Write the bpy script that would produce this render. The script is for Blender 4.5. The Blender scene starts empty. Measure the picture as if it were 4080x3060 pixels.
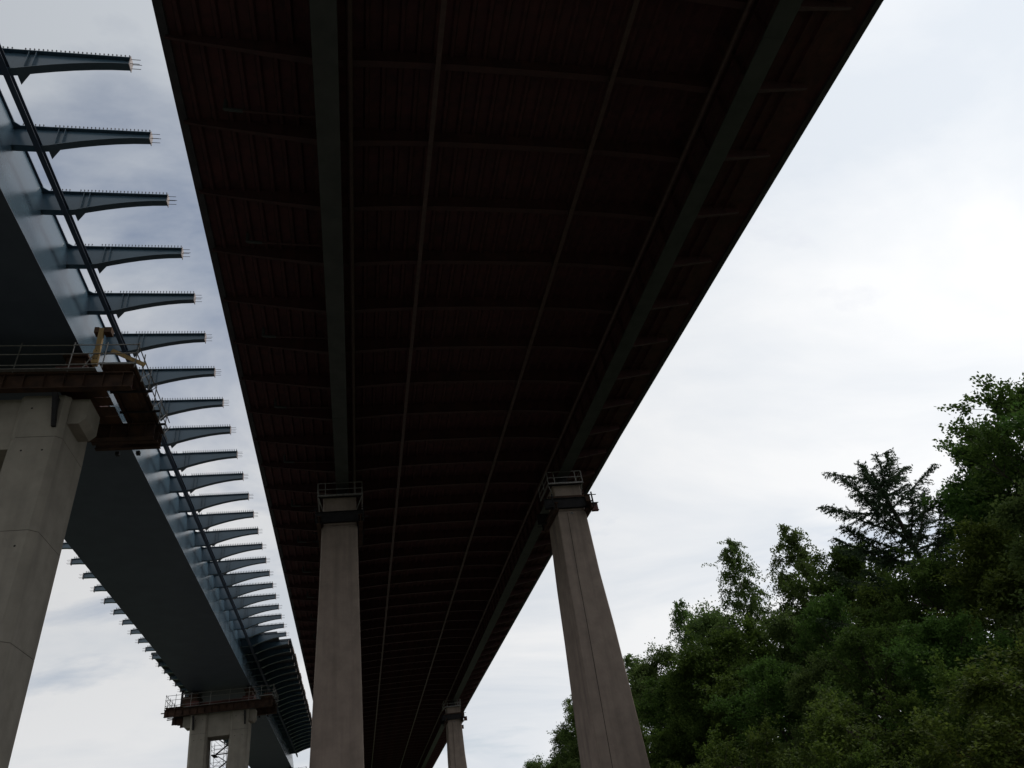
import bpy, math, random
import numpy as np
from mathutils import Vector, Matrix

S = bpy.context.scene
COL = S.collection
R = math.radians
random.seed(7)
rng = np.random.default_rng(11)

# ------------------------------------------------------------------ camera
# world: +Y along both bridges, +X to the right, +Z up, lens at the origin, road 1.9 m below it
cam_d = bpy.data.cameras.new('camera'); cam = bpy.data.objects.new('camera', cam_d); COL.objects.link(cam)
cam_d.sensor_width = 36.0; cam_d.lens = 36.0 * 2900 / 4080
cam_d.clip_start = 0.1; cam_d.clip_end = 6000
RX = Vector((0.9751825, -0.16901658, -0.14301217))
DN = Vector((-0.02144942, 0.57077729, -0.82082471))
FW = Vector((0.22036108, 0.80352143, 0.55298672))
cam.matrix_world = Matrix(((RX.x, -DN.x, -FW.x, 0), (RX.y, -DN.y, -FW.y, 0), (RX.z, -DN.z, -FW.z, 0), (0, 0, 0, 1)))
S.camera = cam
S.render.resolution_x = 1024; S.render.resolution_y = 768

# ------------------------------------------------------------------ world: broken overcast
SUN_AZ, SUN_EL = R(72), R(46)          # azimuth from +Y towards +X
SUN = Vector((math.sin(SUN_AZ) * math.cos(SUN_EL), math.cos(SUN_AZ) * math.cos(SUN_EL), math.sin(SUN_EL)))
W = bpy.data.worlds.new('World'); S.world = W; W.use_nodes = True
nt = W.node_tree; nt.nodes.clear()
def N(t, **k):
    n = nt.nodes.new(t)
    for a, b in k.items(): setattr(n, a, b)
    return n
def L(a, b): nt.links.new(a, b)
def math_n(op, a, b=None, clamp=False):
    n = N('ShaderNodeMath', operation=op, use_clamp=clamp)
    for i, v in enumerate((a, b)):
        if v is None: continue
        if isinstance(v, (int, float)): n.inputs[i].default_value = v
        else: L(v, n.inputs[i])
    return n.outputs[0]
tc = N('ShaderNodeTexCoord')
sep = N('ShaderNodeSeparateXYZ'); L(tc.outputs['Generated'], sep.inputs[0])
up = math_n('MAXIMUM', sep.outputs[2], 0.0)
den = math_n('ADD', up, 0.22)
comb = N('ShaderNodeCombineXYZ')
L(math_n('DIVIDE', sep.outputs[0], den), comb.inputs[0]); L(math_n('DIVIDE', sep.outputs[1], den), comb.inputs[1])
comb.inputs[2].default_value = 3.7
mp = N('ShaderNodeMapping'); mp.inputs['Rotation'].default_value = (0, 0, R(-28)); mp.inputs['Scale'].default_value = (0.8, 1.15, 1.0)
mp.inputs['Location'].default_value = (1.55, 0.35, 0)
L(comb.outputs[0], mp.inputs[0])
def noise(scale, detail, rough, dist=0.0):
    n = N('ShaderNodeTexNoise'); n.inputs['Scale'].default_value = scale; n.inputs['Detail'].default_value = detail
    n.inputs['Roughness'].default_value = rough; n.inputs['Distortion'].default_value = dist
    L(mp.outputs[0], n.inputs['Vector']); return n.outputs[0]
def ramp(fac, stops):
    r = N('ShaderNodeValToRGB'); L(fac, r.inputs[0]); e = r.color_ramp.elements
    while len(e) < len(stops): e.new(0.5)
    for i, (p, c) in enumerate(stops):
        e[i].position = p; e[i].color = (c[0], c[1], c[2], 1) if not isinstance(c, (int, float)) else (c, c, c, 1)
    return r.outputs[0]
gapv = N('ShaderNodeVectorMath', operation='DISTANCE'); L(comb.outputs[0], gapv.inputs[0]); gapv.inputs[1].default_value = (-0.15, 0.72, 3.7)
gap = math_n('MULTIPLY', math_n('POWER', 2.718, math_n('MULTIPLY', math_n('POWER', math_n('DIVIDE', gapv.outputs['Value'], 0.60), 2.0), -1.0)), 0.24)   # a thin spot in the sheet
dens = ramp(math_n('SUBTRACT', noise(1.7, 7, 0.56, 0.3), gap), [(0.16, 0.10), (0.38, 1.0)])                # cover of the cloud sheet
shade = ramp(noise(1.25, 7, 0.55, 0.5), [(0.39, (0.78, 0.83, 0.895)), (0.59, (0.985, 0.995, 1.01))])
dot = N('ShaderNodeVectorMath', operation='DOT_PRODUCT'); L(tc.outputs['Generated'], dot.inputs[0]); dot.inputs[1].default_value = SUN
d01 = math_n('MULTIPLY', math_n('ADD', dot.outputs['Value'], 1.0), 0.5)
glow = math_n('ADD', math_n('MULTIPLY', math_n('POWER', d01, 4.0), 5.3), 4.8)    # cloud is brighter round the hidden sun
haze_el = math_n('MULTIPLY', math_n('POWER', math_n('SUBTRACT', 1.0, up), 2.0), 3.4)   # whiter towards the horizon
lum = math_n('ADD', glow, haze_el)
cl = N('ShaderNodeVectorMath', operation='SCALE'); L(shade, cl.inputs[0]); L(lum, cl.inputs['Scale'])
sky = N('ShaderNodeTexSky', sky_type='NISHITA'); sky.sun_disc = False
sky.sun_elevation = SUN_EL; sky.sun_rotation = SUN_AZ; sky.air_density = 1.0; sky.dust_density = 1.5; sky.ozone_density = 1.0
mix = N('ShaderNodeMix', data_type='RGBA'); L(dens, mix.inputs['Factor']); L(sky.outputs[0], mix.inputs['A']); L(cl.outputs[0], mix.inputs['B'])
bg = N('ShaderNodeBackground'); bg.inputs['Strength'].default_value = 0.10; L(mix.outputs['Result'], bg.inputs[0])
wo = N('ShaderNodeOutputWorld'); L(bg.outputs[0], wo.inputs[0])

sl = bpy.data.lights.new('sun', 'SUN'); sl.energy = 1.2; sl.angle = R(16); sl.color = (1.0, 0.95, 0.88)
so = bpy.data.objects.new('sun', sl); COL.objects.link(so); so.rotation_euler = SUN.to_track_quat('Z', 'Y').to_euler()

vs = S.view_settings; vs.view_transform = 'Standard'; vs.look = 'None'; vs.gamma = 1.0; vs.exposure = 0.0; vs.use_curve_mapping = False
S.render.engine = 'CYCLES'

# ------------------------------------------------------------------ materials
MATS = {}
def mat(name, c1, c2=None, scale=2.0, rough=0.7, bump=0.0, bscale=None, metallic=0.0, spec=0.4, stretch=(1, 1, 1), streak=None, coat=0.0, detail=8):
    m = bpy.data.materials.new(name); m.use_nodes = True; t = m.node_tree; n = t.nodes; l = t.links
    b = n['Principled BSDF']; b.inputs['Roughness'].default_value = rough; b.inputs['Metallic'].default_value = metallic
    b.inputs['Specular IOR Level'].default_value = spec
    c2 = c2 or tuple(v * 0.75 for v in c1)
    co = n.new('ShaderNodeTexCoord'); mpp = n.new('ShaderNodeMapping'); mpp.inputs['Scale'].default_value = stretch
    l.new(co.outputs['Object'], mpp.inputs[0])
    nz = n.new('ShaderNodeTexNoise'); nz.inputs['Scale'].default_value = scale; nz.inputs['Detail'].default_value = detail; nz.inputs['Roughness'].default_value = 0.62
    l.new(mpp.outputs[0], nz.inputs['Vector'])
    rp = n.new('ShaderNodeValToRGB'); rp.color_ramp.elements[0].position = 0.36; rp.color_ramp.elements[1].position = 0.64
    rp.color_ramp.elements[0].color = (*c2, 1); rp.color_ramp.elements[1].color = (*c1, 1)
    l.new(nz.outputs[0], rp.inputs[0]); out = rp.outputs[0]
    if streak:                                                    # run-off stains: stretched along Z
        sc, col, amt = streak
        m2 = n.new('ShaderNodeMapping'); m2.inputs['Scale'].default_value = (1.6, 1.6, 0.12); l.new(co.outputs['Object'], m2.inputs[0])
        n2 = n.new('ShaderNodeTexNoise'); n2.inputs['Scale'].default_value = sc; n2.inputs['Detail'].default_value = 5; l.new(m2.outputs[0], n2.inputs['Vector'])
        r2 = n.new('ShaderNodeValToRGB'); r2.color_ramp.elements[0].position = 0.48; r2.color_ramp.elements[1].position = 0.72
        r2.color_ramp.elements[1].color = (amt, amt, amt, 1); l.new(n2.outputs[0], r2.inputs[0])
        mx = n.new('ShaderNodeMix'); mx.data_type = 'RGBA'; l.new(r2.outputs[0], mx.inputs['Factor']); l.new(out, mx.inputs['A']); mx.inputs['B'].default_value = (*col, 1)
        out = mx.outputs['Result']
    l.new(out, b.inputs['Base Color'])
    if bump:
        nb = n.new('ShaderNodeTexNoise'); nb.inputs['Scale'].default_value = bscale or scale * 4; nb.inputs['Detail'].default_value = 6
        l.new(mpp.outputs[0], nb.inputs['Vector'])
        bp = n.new('ShaderNodeBump'); bp.inputs['Strength'].default_value = bump; bp.inputs['Distance'].default_value = 0.05
        l.new(nb.outputs[0], bp.inputs['Height']); l.new(bp.outputs[0], b.inputs['Normal'])
    MATS[name] = m; return m
mat('red_brown_steel', (0.092, 0.037, 0.036), (0.062, 0.028, 0.029), 0.9, 0.75, spec=0.2, streak=(1.5, (0.03, 0.02, 0.02), 0.6))
mat('red_brown_flange', (0.074, 0.034, 0.032), (0.050, 0.027, 0.026), 1.2, 0.7, spec=0.25)
mat('green_grey_steel', (0.070, 0.074, 0.070), (0.050, 0.054, 0.052), 1.0, 0.7, spec=0.3)
mat('rail_paint', (0.100, 0.060, 0.052), (0.066, 0.041, 0.037), 3, 0.6)
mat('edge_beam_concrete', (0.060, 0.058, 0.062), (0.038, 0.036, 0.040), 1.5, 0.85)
mat('asphalt', (0.055, 0.055, 0.055), (0.038, 0.038, 0.04), 8, 0.9, bump=0.3)
mat('white_paint', (0.75, 0.75, 0.72), (0.55, 0.55, 0.52), 6, 0.7)
mat('kerb_concrete', (0.30, 0.29, 0.27), None, 4, 0.9, bump=0.2)
mat('meadow', (0.050, 0.075, 0.026), (0.03, 0.045, 0.016), 0.35, 0.95, bump=0.6, bscale=3)
mat('bounce_gravel', (0.21, 0.19, 0.17), (0.13, 0.118, 0.105), 0.8, 0.95, bump=0.5, bscale=8)  # for the added ground sheet; kept pale to lift the bounced light
mat('old_concrete', (0.320, 0.256, 0.216), (0.245, 0.196, 0.167), 0.8, 0.9, bump=0.25, bscale=6, spec=0.2, streak=(0.8, (0.125, 0.10, 0.088), 0.55))
mat('new_concrete', (0.315, 0.285, 0.240), (0.255, 0.232, 0.197), 0.9, 0.85, bump=0.15, bscale=8, spec=0.25, streak=(0.8, (0.15, 0.135, 0.115), 0.38))
mat('joint_dark', (0.02, 0.018, 0.016), None, 5, 0.95)
mat('blue_grey_steel', (0.062, 0.110, 0.150), (0.048, 0.088, 0.124), 0.5, 0.26, bump=0.22, bscale=0.45, spec=0.6, stretch=(1, 0.5, 1.0))
mat('blue_soffit', (0.076, 0.096, 0.136), (0.063, 0.080, 0.116), 0.6, 0.55, spec=0.3)
mat('weld_primer', (0.42, 0.36, 0.34), (0.33, 0.27, 0.25), 5, 0.6)
mat('stud_steel', (0.10, 0.10, 0.11), None, 8, 0.5, metallic=0.6)
mat('slab_concrete', (0.075, 0.080, 0.085), (0.045, 0.05, 0.055), 1.2, 0.9)
mat('rusty_steel', (0.080, 0.044, 0.029), (0.036, 0.022, 0.018), 1.6, 0.85, bump=0.2, spec=0.2)
mat('red_primer', (0.12, 0.032, 0.026), (0.06, 0.02, 0.018), 2.5, 0.6)
mat('dark_steel', (0.030, 0.029, 0.031), (0.019, 0.018, 0.020), 3, 0.7, spec=0.12)
mat('rust_plank', (0.135, 0.070, 0.035), (0.06, 0.033, 0.020), 2.2, 0.85, stretch=(1, 0.3, 1))
mat('galvanised', (0.30, 0.29, 0.28), (0.20, 0.19, 0.185), 6, 0.5, metallic=0.4)
mat('timber', (0.45, 0.30, 0.13), (0.33, 0.21, 0.085), 2.0, 0.75, stretch=(4, 4, 0.5))
mat('bark', (0.075, 0.058, 0.043), (0.035, 0.028, 0.022), 5, 0.95, bump=0.5)
mat('birch_bark', (0.50, 0.48, 0.44), (0.10, 0.09, 0.08), 4, 0.85, stretch=(0.6, 0.6, 2.5))

def leaf_mat(name, c_dark, c_light, trans):
    m = bpy.data.materials.new(name); m.use_nodes = True; t = m.node_tree; n = t.nodes; l = t.links
    n.clear(); out = n.new('ShaderNodeOutputMaterial')
    geo = n.new('ShaderNodeNewGeometry'); oi = n.new('ShaderNodeObjectInfo')
    co = n.new('ShaderNodeTexCoord')
    nz = n.new('ShaderNodeTexNoise'); nz.inputs['Scale'].default_value = 0.55; nz.inputs['Detail'].default_value = 3; l.new(co.outputs['Object'], nz.inputs['Vector'])
    a = n.new('ShaderNodeMath'); a.operation = 'MULTIPLY_ADD'; l.new(geo.outputs['Random Per Island'], a.inputs[0]); a.inputs[1].default_value = 0.55
    b2 = n.new('ShaderNodeMath'); b2.operation = 'MULTIPLY'; l.new(nz.outputs[0], b2.inputs[0]); b2.inputs[1].default_value = 0.6
    l.new(b2.outputs[0], a.inputs[2])
    rp = n.new('ShaderNodeValToRGB'); e = rp.color_ramp.elements; e[0].position = 0.15; e[1].position = 0.95
    e[0].color = (*c_dark, 1); e[1].color = (*c_light, 1); l.new(a.outputs[0], rp.inputs[0])
    hs = n.new('ShaderNodeHueSaturation'); l.new(rp.outputs[0], hs.inputs['Color'])
    mr = n.new('ShaderNodeMapRange'); l.new(oi.outputs['Random'], mr.inputs[0]); mr.inputs[3].default_value = 0.485; mr.inputs[4].default_value = 0.515; l.new(mr.outputs[0], hs.inputs['Hue'])
    mv = n.new('ShaderNodeMapRange'); l.new(oi.outputs['Random'], mv.inputs[0]); mv.inputs[3].default_value = 0.85; mv.inputs[4].default_value = 1.15; l.new(mv.outputs[0], hs.inputs['Value'])
    p = n.new('ShaderNodeBsdfPrincipled'); p.inputs['Roughness'].default_value = 0.7; p.inputs['Specular IOR Level'].default_value = 0.12
    l.new(hs.outputs[0], p.inputs['Base Color'])
    tr = n.new('ShaderNodeBsdfTranslucent'); l.new(hs.outputs[0], tr.inputs[0])
    ms = n.new('ShaderNodeMixShader'); ms.inputs[0].default_value = trans; l.new(p.outputs[0], ms.inputs[1]); l.new(tr.outputs[0], ms.inputs[2]); l.new(ms.outputs[0], out.inputs[0])
    MATS[name] = m
leaf_mat('oak_leaves', (0.030, 0.064, 0.014), (0.105, 0.180, 0.036), 0.42)
leaf_mat('birch_leaves', (0.046, 0.084, 0.024), (0.140, 0.210, 0.056), 0.45)
leaf_mat('beech_leaves', (0.040, 0.076, 0.014), (0.145, 0.210, 0.040), 0.45)
leaf_mat('larch_needles', (0.026, 0.048, 0.024), (0.064, 0.098, 0.046), 0.25)
leaf_mat('pale_leaves', (0.085, 0.110, 0.018), (0.200, 0.225, 0.045), 0.45)

# ------------------------------------------------------------------ mesh helpers
class MB:
    def __init__(s): s.v = []; s.f = []
    def add(s, vs, fs):
        o = len(s.v); s.v += [tuple(v) for v in vs]; s.f += [tuple(i + o for i in q) for q in fs]; return s
    def box(s, x0, x1, y0, y1, z0, z1):
        return s.hexa([(x0, y0, z0), (x1, y0, z0), (x1, y1, z0), (x0, y1, z0)], [(x0, y0, z1), (x1, y0, z1), (x1, y1, z1), (x0, y1, z1)])
    def hexa(s, lo, hi):
        n = len(lo)
        fs = [tuple(range(n - 1, -1, -1)), tuple(range(n, 2 * n))] + [(i, (i + 1) % n, n + (i + 1) % n, n + i) for i in range(n)]
        return s.add(list(lo) + list(hi), fs)
    def bar(s, a, b, w, h=None, upv=(0, 0, 1)):
        a = Vector(a); b = Vector(b); h = h or w; d = (b - a).normalized(); u = Vector(upv)
        if abs(d.dot(u)) > 0.98: u = Vector((1, 0, 0))
        x = d.cross(u).normalized(); y = x.cross(d).normalized()
        q = [x * (-w / 2) + y * (-h / 2), x * (w / 2) + y * (-h / 2), x * (w / 2) + y * (h / 2), x * (-w / 2) + y * (h / 2)]
        return s.hexa([a + k for k in q], [b + k for k in q])
    def tube(s, a, b, r0, r1=None, n=8):
        a = Vector(a); b = Vector(b); r1 = r0 if r1 is None else r1; d = (b - a).normalized()
        u = Vector((0, 0, 1)) if abs(d.z) < 0.95 else Vector((1, 0, 0)); x = d.cross(u).normalized(); y = x.cross(d)
        c = [(math.cos(2 * math.pi * i / n), math.sin(2 * math.pi * i / n)) for i in range(n)]
        return s.hexa([a + (x * p + y * q) * r0 for p, q in c], [b + (x * p + y * q) * r1 for p, q in c])
    def ibeam(s, a, b, w, h, t=0.03, upv=(0, 0, 1)):
        a = Vector(a); b = Vector(b); d = (b - a).normalized(); u = Vector(upv); x = d.cross(u).normalized(); y = x.cross(d).normalized()
        s.bar(a + y * (h / 2 - t / 2), b + y * (h / 2 - t / 2), w, t, upv); s.bar(a - y * (h / 2 - t / 2), b - y * (h / 2 - t / 2), w, t, upv)
        return s.bar(a, b, t, h - 2 * t, upv)
    def build(s, name, m, parent=None, smooth=False):
        me = bpy.data.meshes.new(name); me.from_pydata(s.v, [], s.f); me.update()
        if smooth: me.polygons.foreach_set('use_smooth', [True] * len(me.polygons))
        me.materials.append(MATS[m]); o = bpy.data.objects.new(name, me); COL.objects.link(o)
        if parent: o.parent = parent
        return o
def tag(o, label=None, cat=None, group=None, kind=None):
    if label: o['label'] = label
    if cat: o['category'] = cat
    if group: o['group'] = group
    if kind: o['kind'] = kind
    return o
def thing(name, loc, label, cat, group=None):
    o = bpy.data.objects.new(name, None); COL.objects.link(o); o.location = loc; o.empty_display_size = 0.3
    return tag(o, label, cat, group)
def part(src, parent, loc):
    c = src.copy(); COL.objects.link(c); c.parent = parent; c.matrix_parent_inverse = src.matrix_parent_inverse; c.location = loc
    for ch in src.children:
        d = ch.copy(); COL.objects.link(d); d.parent = c
    return c
def copy_thing(src, loc, label, group=None):
    r = src.copy(); COL.objects.link(r); r.location = loc; r['label'] = label
    if group: r['group'] = group
    for ch in src.children:
        c = ch.copy(); COL.objects.link(c); c.parent = r
        for g in ch.children:
            d = g.copy(); COL.objects.link(d); d.parent = c
    return r

GZ = -1.9
def road_x(y): return 0.14 * y + 1.0
def ground_z(x, y):
    d = max(0.0, (x - 27 - max(0, y - 60) * 0.03))
    l = max(0.0, -38 - x)
    return GZ + 6.5 * (1 - math.exp(-d / 26)) + 0.045 * d * math.exp(-max(0, d - 120) / 200) + 0.012 * l

# ------------------------------------------------------------------ ground and road
xs = sorted(set([-3000, -1800, -1000, -600, -350, -200, -120, -80, -60, -45, -38, -25, -12, 0, 8, 16, 22, 27] + [27 + 6 * i for i in range(1, 22)] + [200, 260, 340, 500, 800, 1400, 3000]))
ys = [-3000, -1500, -700, -300, -150, -80, -40] + list(range(-20, 260, 12)) + [300, 360, 450, 600, 900, 1600, 3000]
gb = MB(); gv = []; gf = []
for y in ys:
    for x in xs:
        far = max(abs(x), abs(y)); gv.append((x, y, ground_z(x, y) + (0.12 * math.sin(x * 0.31) * math.cos(y * 0.27) if x > 33 and far < 300 else 0)))
nx = len(xs)
for j in range(len(ys) - 1):
    for i in range(nx - 1): gf.append((j * nx + i, j * nx + i + 1, (j + 1) * nx + i + 1, (j + 1) * nx + i))
gb.add(gv, gf); tag(gb.build('ground', 'meadow', smooth=True), kind='structure')
def strip(x_off0, x_off1, y0, y1, z, step=10.0):
    m = MB(); n = max(1, int((y1 - y0) / step)); pv = []
    for i in range(n + 1):
        y = y0 + (y1 - y0) * i / n; pv += [(road_x(y) + x_off0, y, z), (road_x(y) + x_off1, y, z)]
    return m.add(pv, [(2 * i, 2 * i + 1, 2 * i + 3, 2 * i + 2) for i in range(n)])
tag(strip(-3.6, 3.6, -60, 170, GZ + 0.006).build('road', 'asphalt'), kind='structure')
gs = MB(); gs.add([(-42, -60, GZ + .003), (24, -60, GZ + .003), (26, 200, GZ + .003), (-38, 200, GZ + .003)], [(0, 1, 2, 3)]); tag(gs.build('gravel_bounce_sheet', 'bounce_gravel'), kind='structure')  # unseen gravel sheet, added to bounce paler, neutral light onto the bridge undersides
mk = MB()
for y in range(-54, 165, 9):
    q = strip(-0.06, 0.06, y, y + 3, GZ + 0.010); mk.add(q.v, q.f)
for s in (-3.35, 3.25):
    q = strip(s, s + 0.12, -60, 170, GZ + 0.010); mk.add(q.v, q.f)
tag(mk.build('road_marking', 'white_paint'), kind='structure')
for s in (-3.78, 3.6):
    a = strip(s, s + 0.18, -60, 170, GZ); b = [(x, y, z + 0.12) for x, y, z in a.v]; k = MB(); n = len(a.v)
    k.v = a.v + b; fs = [(f[0] + n, f[1] + n, f[2] + n, f[3] + n) for f in a.f]
    for f in a.f: fs += [(f[0], f[3], f[3] + n, f[0] + n), (f[2], f[1], f[1] + n, f[2] + n)]
    k.f = fs; tag(k.build('kerb', 'kerb_concrete'), kind='structure')

# ------------------------------------------------------------------ old viaduct: deck
OLD = thing('old_viaduct_deck', (8.3, 51.8, 26.5), 'dark red-brown steel deck of the old viaduct on slim tapered piers', 'bridge')
OI = Matrix.Translation((-8.3, -51.8, -26.5))
def ob(m, name, material, parent=OLD):                   # build in world coordinates under the deck Empty
    o = m.build(name, material, parent); o.matrix_parent_inverse = OI; return o
def ob2(m, name, material, parent): return m.build(name, material, parent)
Y0, Y1 = -70, 322
def right_edge(y):
    pts = [(-80, 24.6), (13, 23.95), (30, 23.52), (52, 23.08), (80, 22.9), (138, 22.72), (330, 22.7)]
    for (a, xa), (b, xb) in zip(pts, pts[1:]):
        if y <= b: return xa + (xb - xa) * (y - a) / (b - a)
    return pts[-1][1]
XL = -7.12
dp = MB(); yy = [-70, -30, 0, 13, 22, 30, 41, 52, 66, 80, 108, 138, 200, 322]
for a, b in zip(yy, yy[1:]):
    ra, rb = right_edge(a) - 0.35, right_edge(b) - 0.35
    dp.add([(XL + 0.35, a, 30.1), (ra, a, 30.1), (rb, b, 30.1), (XL + 0.35, b, 30.1), (XL + 0.35, a, 30.4), (ra, a, 30.4), (rb, b, 30.4), (XL + 0.35, b, 30.4)],
           [(3, 2, 1, 0), (4, 5, 6, 7)])
ob(dp, 'deck_plate', 'red_brown_steel')
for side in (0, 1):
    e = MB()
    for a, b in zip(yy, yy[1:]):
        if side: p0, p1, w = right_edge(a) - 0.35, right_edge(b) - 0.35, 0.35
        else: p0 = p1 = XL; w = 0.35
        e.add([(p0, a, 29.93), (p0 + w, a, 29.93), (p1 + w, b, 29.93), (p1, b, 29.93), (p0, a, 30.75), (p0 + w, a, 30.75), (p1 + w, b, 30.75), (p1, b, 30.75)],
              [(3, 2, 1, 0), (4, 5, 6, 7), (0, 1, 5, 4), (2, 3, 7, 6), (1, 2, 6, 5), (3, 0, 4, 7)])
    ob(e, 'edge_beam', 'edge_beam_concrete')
GX = (-0.56, 17.25)
for gx in GX:
    m = MB(); m.box(gx - 0.015, gx + 0.015, Y0, Y1, 26.53, 30.08); g = ob(m, 'main_girder', 'red_brown_steel')
    f = MB(); f.box(gx - 0.48, gx + 0.48, Y0, Y1, 26.46, 26.53); ob2(f, 'bottom_flange', 'green_grey_steel', g)
    st = MB()
    for i in range(-20, 77):
        y = 18 + 4 * i
        for k in (0, 2):
            for s in (-1, 1): st.box(*sorted((gx + s * 0.016, gx + s * 0.26)), y + k - 0.01, y + k + 0.01, 26.54, 29.0 if k else 28.6)
    for z in (27.5, 28.4):
        for s in (-1, 1): st.box(*sorted((gx + s * 0.017, gx + s * 0.20)), Y0, Y1, z, z + 0.015)
    tag(ob2(st, 'web_stiffeners', 'red_brown_steel', g), kind='stuff')
    for i in range(4):                                    # splice plates on the flange
        sp = MB(); y = 14 + 28 * i; sp.box(gx - 0.46, gx + 0.46, y, y + 0.9, 26.44, 26.457); ob2(sp, 'splice_plate', 'green_grey_steel', g)
def beam_z(x):
    if x < GX[0]: t = (GX[0] - x) / (GX[0] - XL); return 28.78 + 1.0 * t ** 1.05
    if x > GX[1]: t = (x - GX[1]) / 6.2; return 28.78 + 1.0 * t ** 1.05
    t = abs((x - 8.35) / 8.9); return 29.20 - 0.42 * t ** 3
bm = MB(); XB = [-6.9, -5, -3, -1.5, -0.6, 0.0, 1.2, 3, 5, 7, 8.35, 9.7, 11.7, 13.7, 15.5, 16.7, 17.3, 18.2, 19.7, 21.5, 22.3]
for a, b in zip(XB, XB[1:]):
    za, zb = beam_z(a), beam_z(b); w = 0.15; t = 0.03
    bm.add([(a, -0.012, za), (b, -0.012, zb), (b, -0.012, 30.09), (a, -0.012, 30.09), (a, 0.012, za), (b, 0.012, zb), (b, 0.012, 30.09), (a, 0.012, 30.09)], [(0, 1, 2, 3), (7, 6, 5, 4)])
web0 = bm.build('cross_beam', 'red_brown_steel', OLD)
fl = MB()
for a, b in zip(XB, XB[1:]):
    za, zb = beam_z(a), beam_z(b); w = 0.15; t = 0.03
    wa, wb = [0.15 if GX[0] - 1 < q < GX[1] + 1 else max(0.05, 0.15 - 0.018 * min(abs(q - GX[0]), abs(q - GX[1]))) for q in (a, b)]
    fl.add([(a, -wa, za - t), (b, -wb, zb - t), (b, wb, zb - t), (a, wa, za - t), (a, -wa, za), (b, -wb, zb), (b, wb, zb), (a, wa, za)], [(3, 2, 1, 0), (4, 5, 6, 7), (0, 1, 5, 4), (2, 3, 7, 6)])
fl0 = fl.build('beam_flange', 'red_brown_flange', web0)
web0.matrix_parent_inverse = OI; web0.location = (0, 18 - 80, 0)
for i in range(-19, 76): part(web0, OLD, (0, 18 + 4 * i, 0))
# longitudinal trough ribs under the deck plate
rb = MB(); rb.hexa([(-0.07, Y0, 29.93), (0.07, Y0, 29.93), (0.15, Y0, 30.097), (-0.15, Y0, 30.097)], [(-0.07, Y1, 29.93), (0.07, Y1, 29.93), (0.15, Y1, 30.097), (-0.15, Y1, 30.097)])
r0 = None
for x in [-6.3 + 0.72 * k for k in range(8)] + [0.4 + 0.73 * k for k in range(23)] + [18.0 + 0.72 * k for k in range(6)]:
    if r0 is None: r0 = ob(rb, 'deck_rib', 'red_brown_steel'); r0.location.x = x
    else: part(r0, OLD, (x, 0, 0))
for x in (4.05, 11.92):
    m = MB(); m.box(x - 0.11, x + 0.11, Y0, Y1, 28.70, 28.735); m.box(x - 0.012, x + 0.012, Y0, Y1, 28.735, 29.0)
    for i in range(-20, 76): m.box(x - 0.05, x + 0.05, 18 + 4 * i - 0.05, 18 + 4 * i + 0.05, 28.74, beam_z(x) - 0.02)
    ob(m, 'crane_rail', 'rail_paint')
for x in (0.36, 16.75):
    m = MB(); m.tube((x, Y0, 28.45), (x, Y1, 28.45), 0.13, n=10)
    o = ob(m, 'service_pipe', 'rail_paint')
for i in range(20):
    y = 20.95 + 8.0 * i; m = MB()
    m.tube((-5.0, y, 29.42), (-4.25, y, 29.36), 0.085, n=8); m.tube((-5.0, y, 29.40), (-5.0, y, 30.09), 0.085, n=8)
    o = ob(m, 'drain_elbow', 'green_grey_steel')
    m = MB(); m.tube((-4.25, y, 29.36), (-0.6, y, 29.22), 0.06, n=8); ob(m, 'drain_pipe', 'red_brown_flange')

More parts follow.
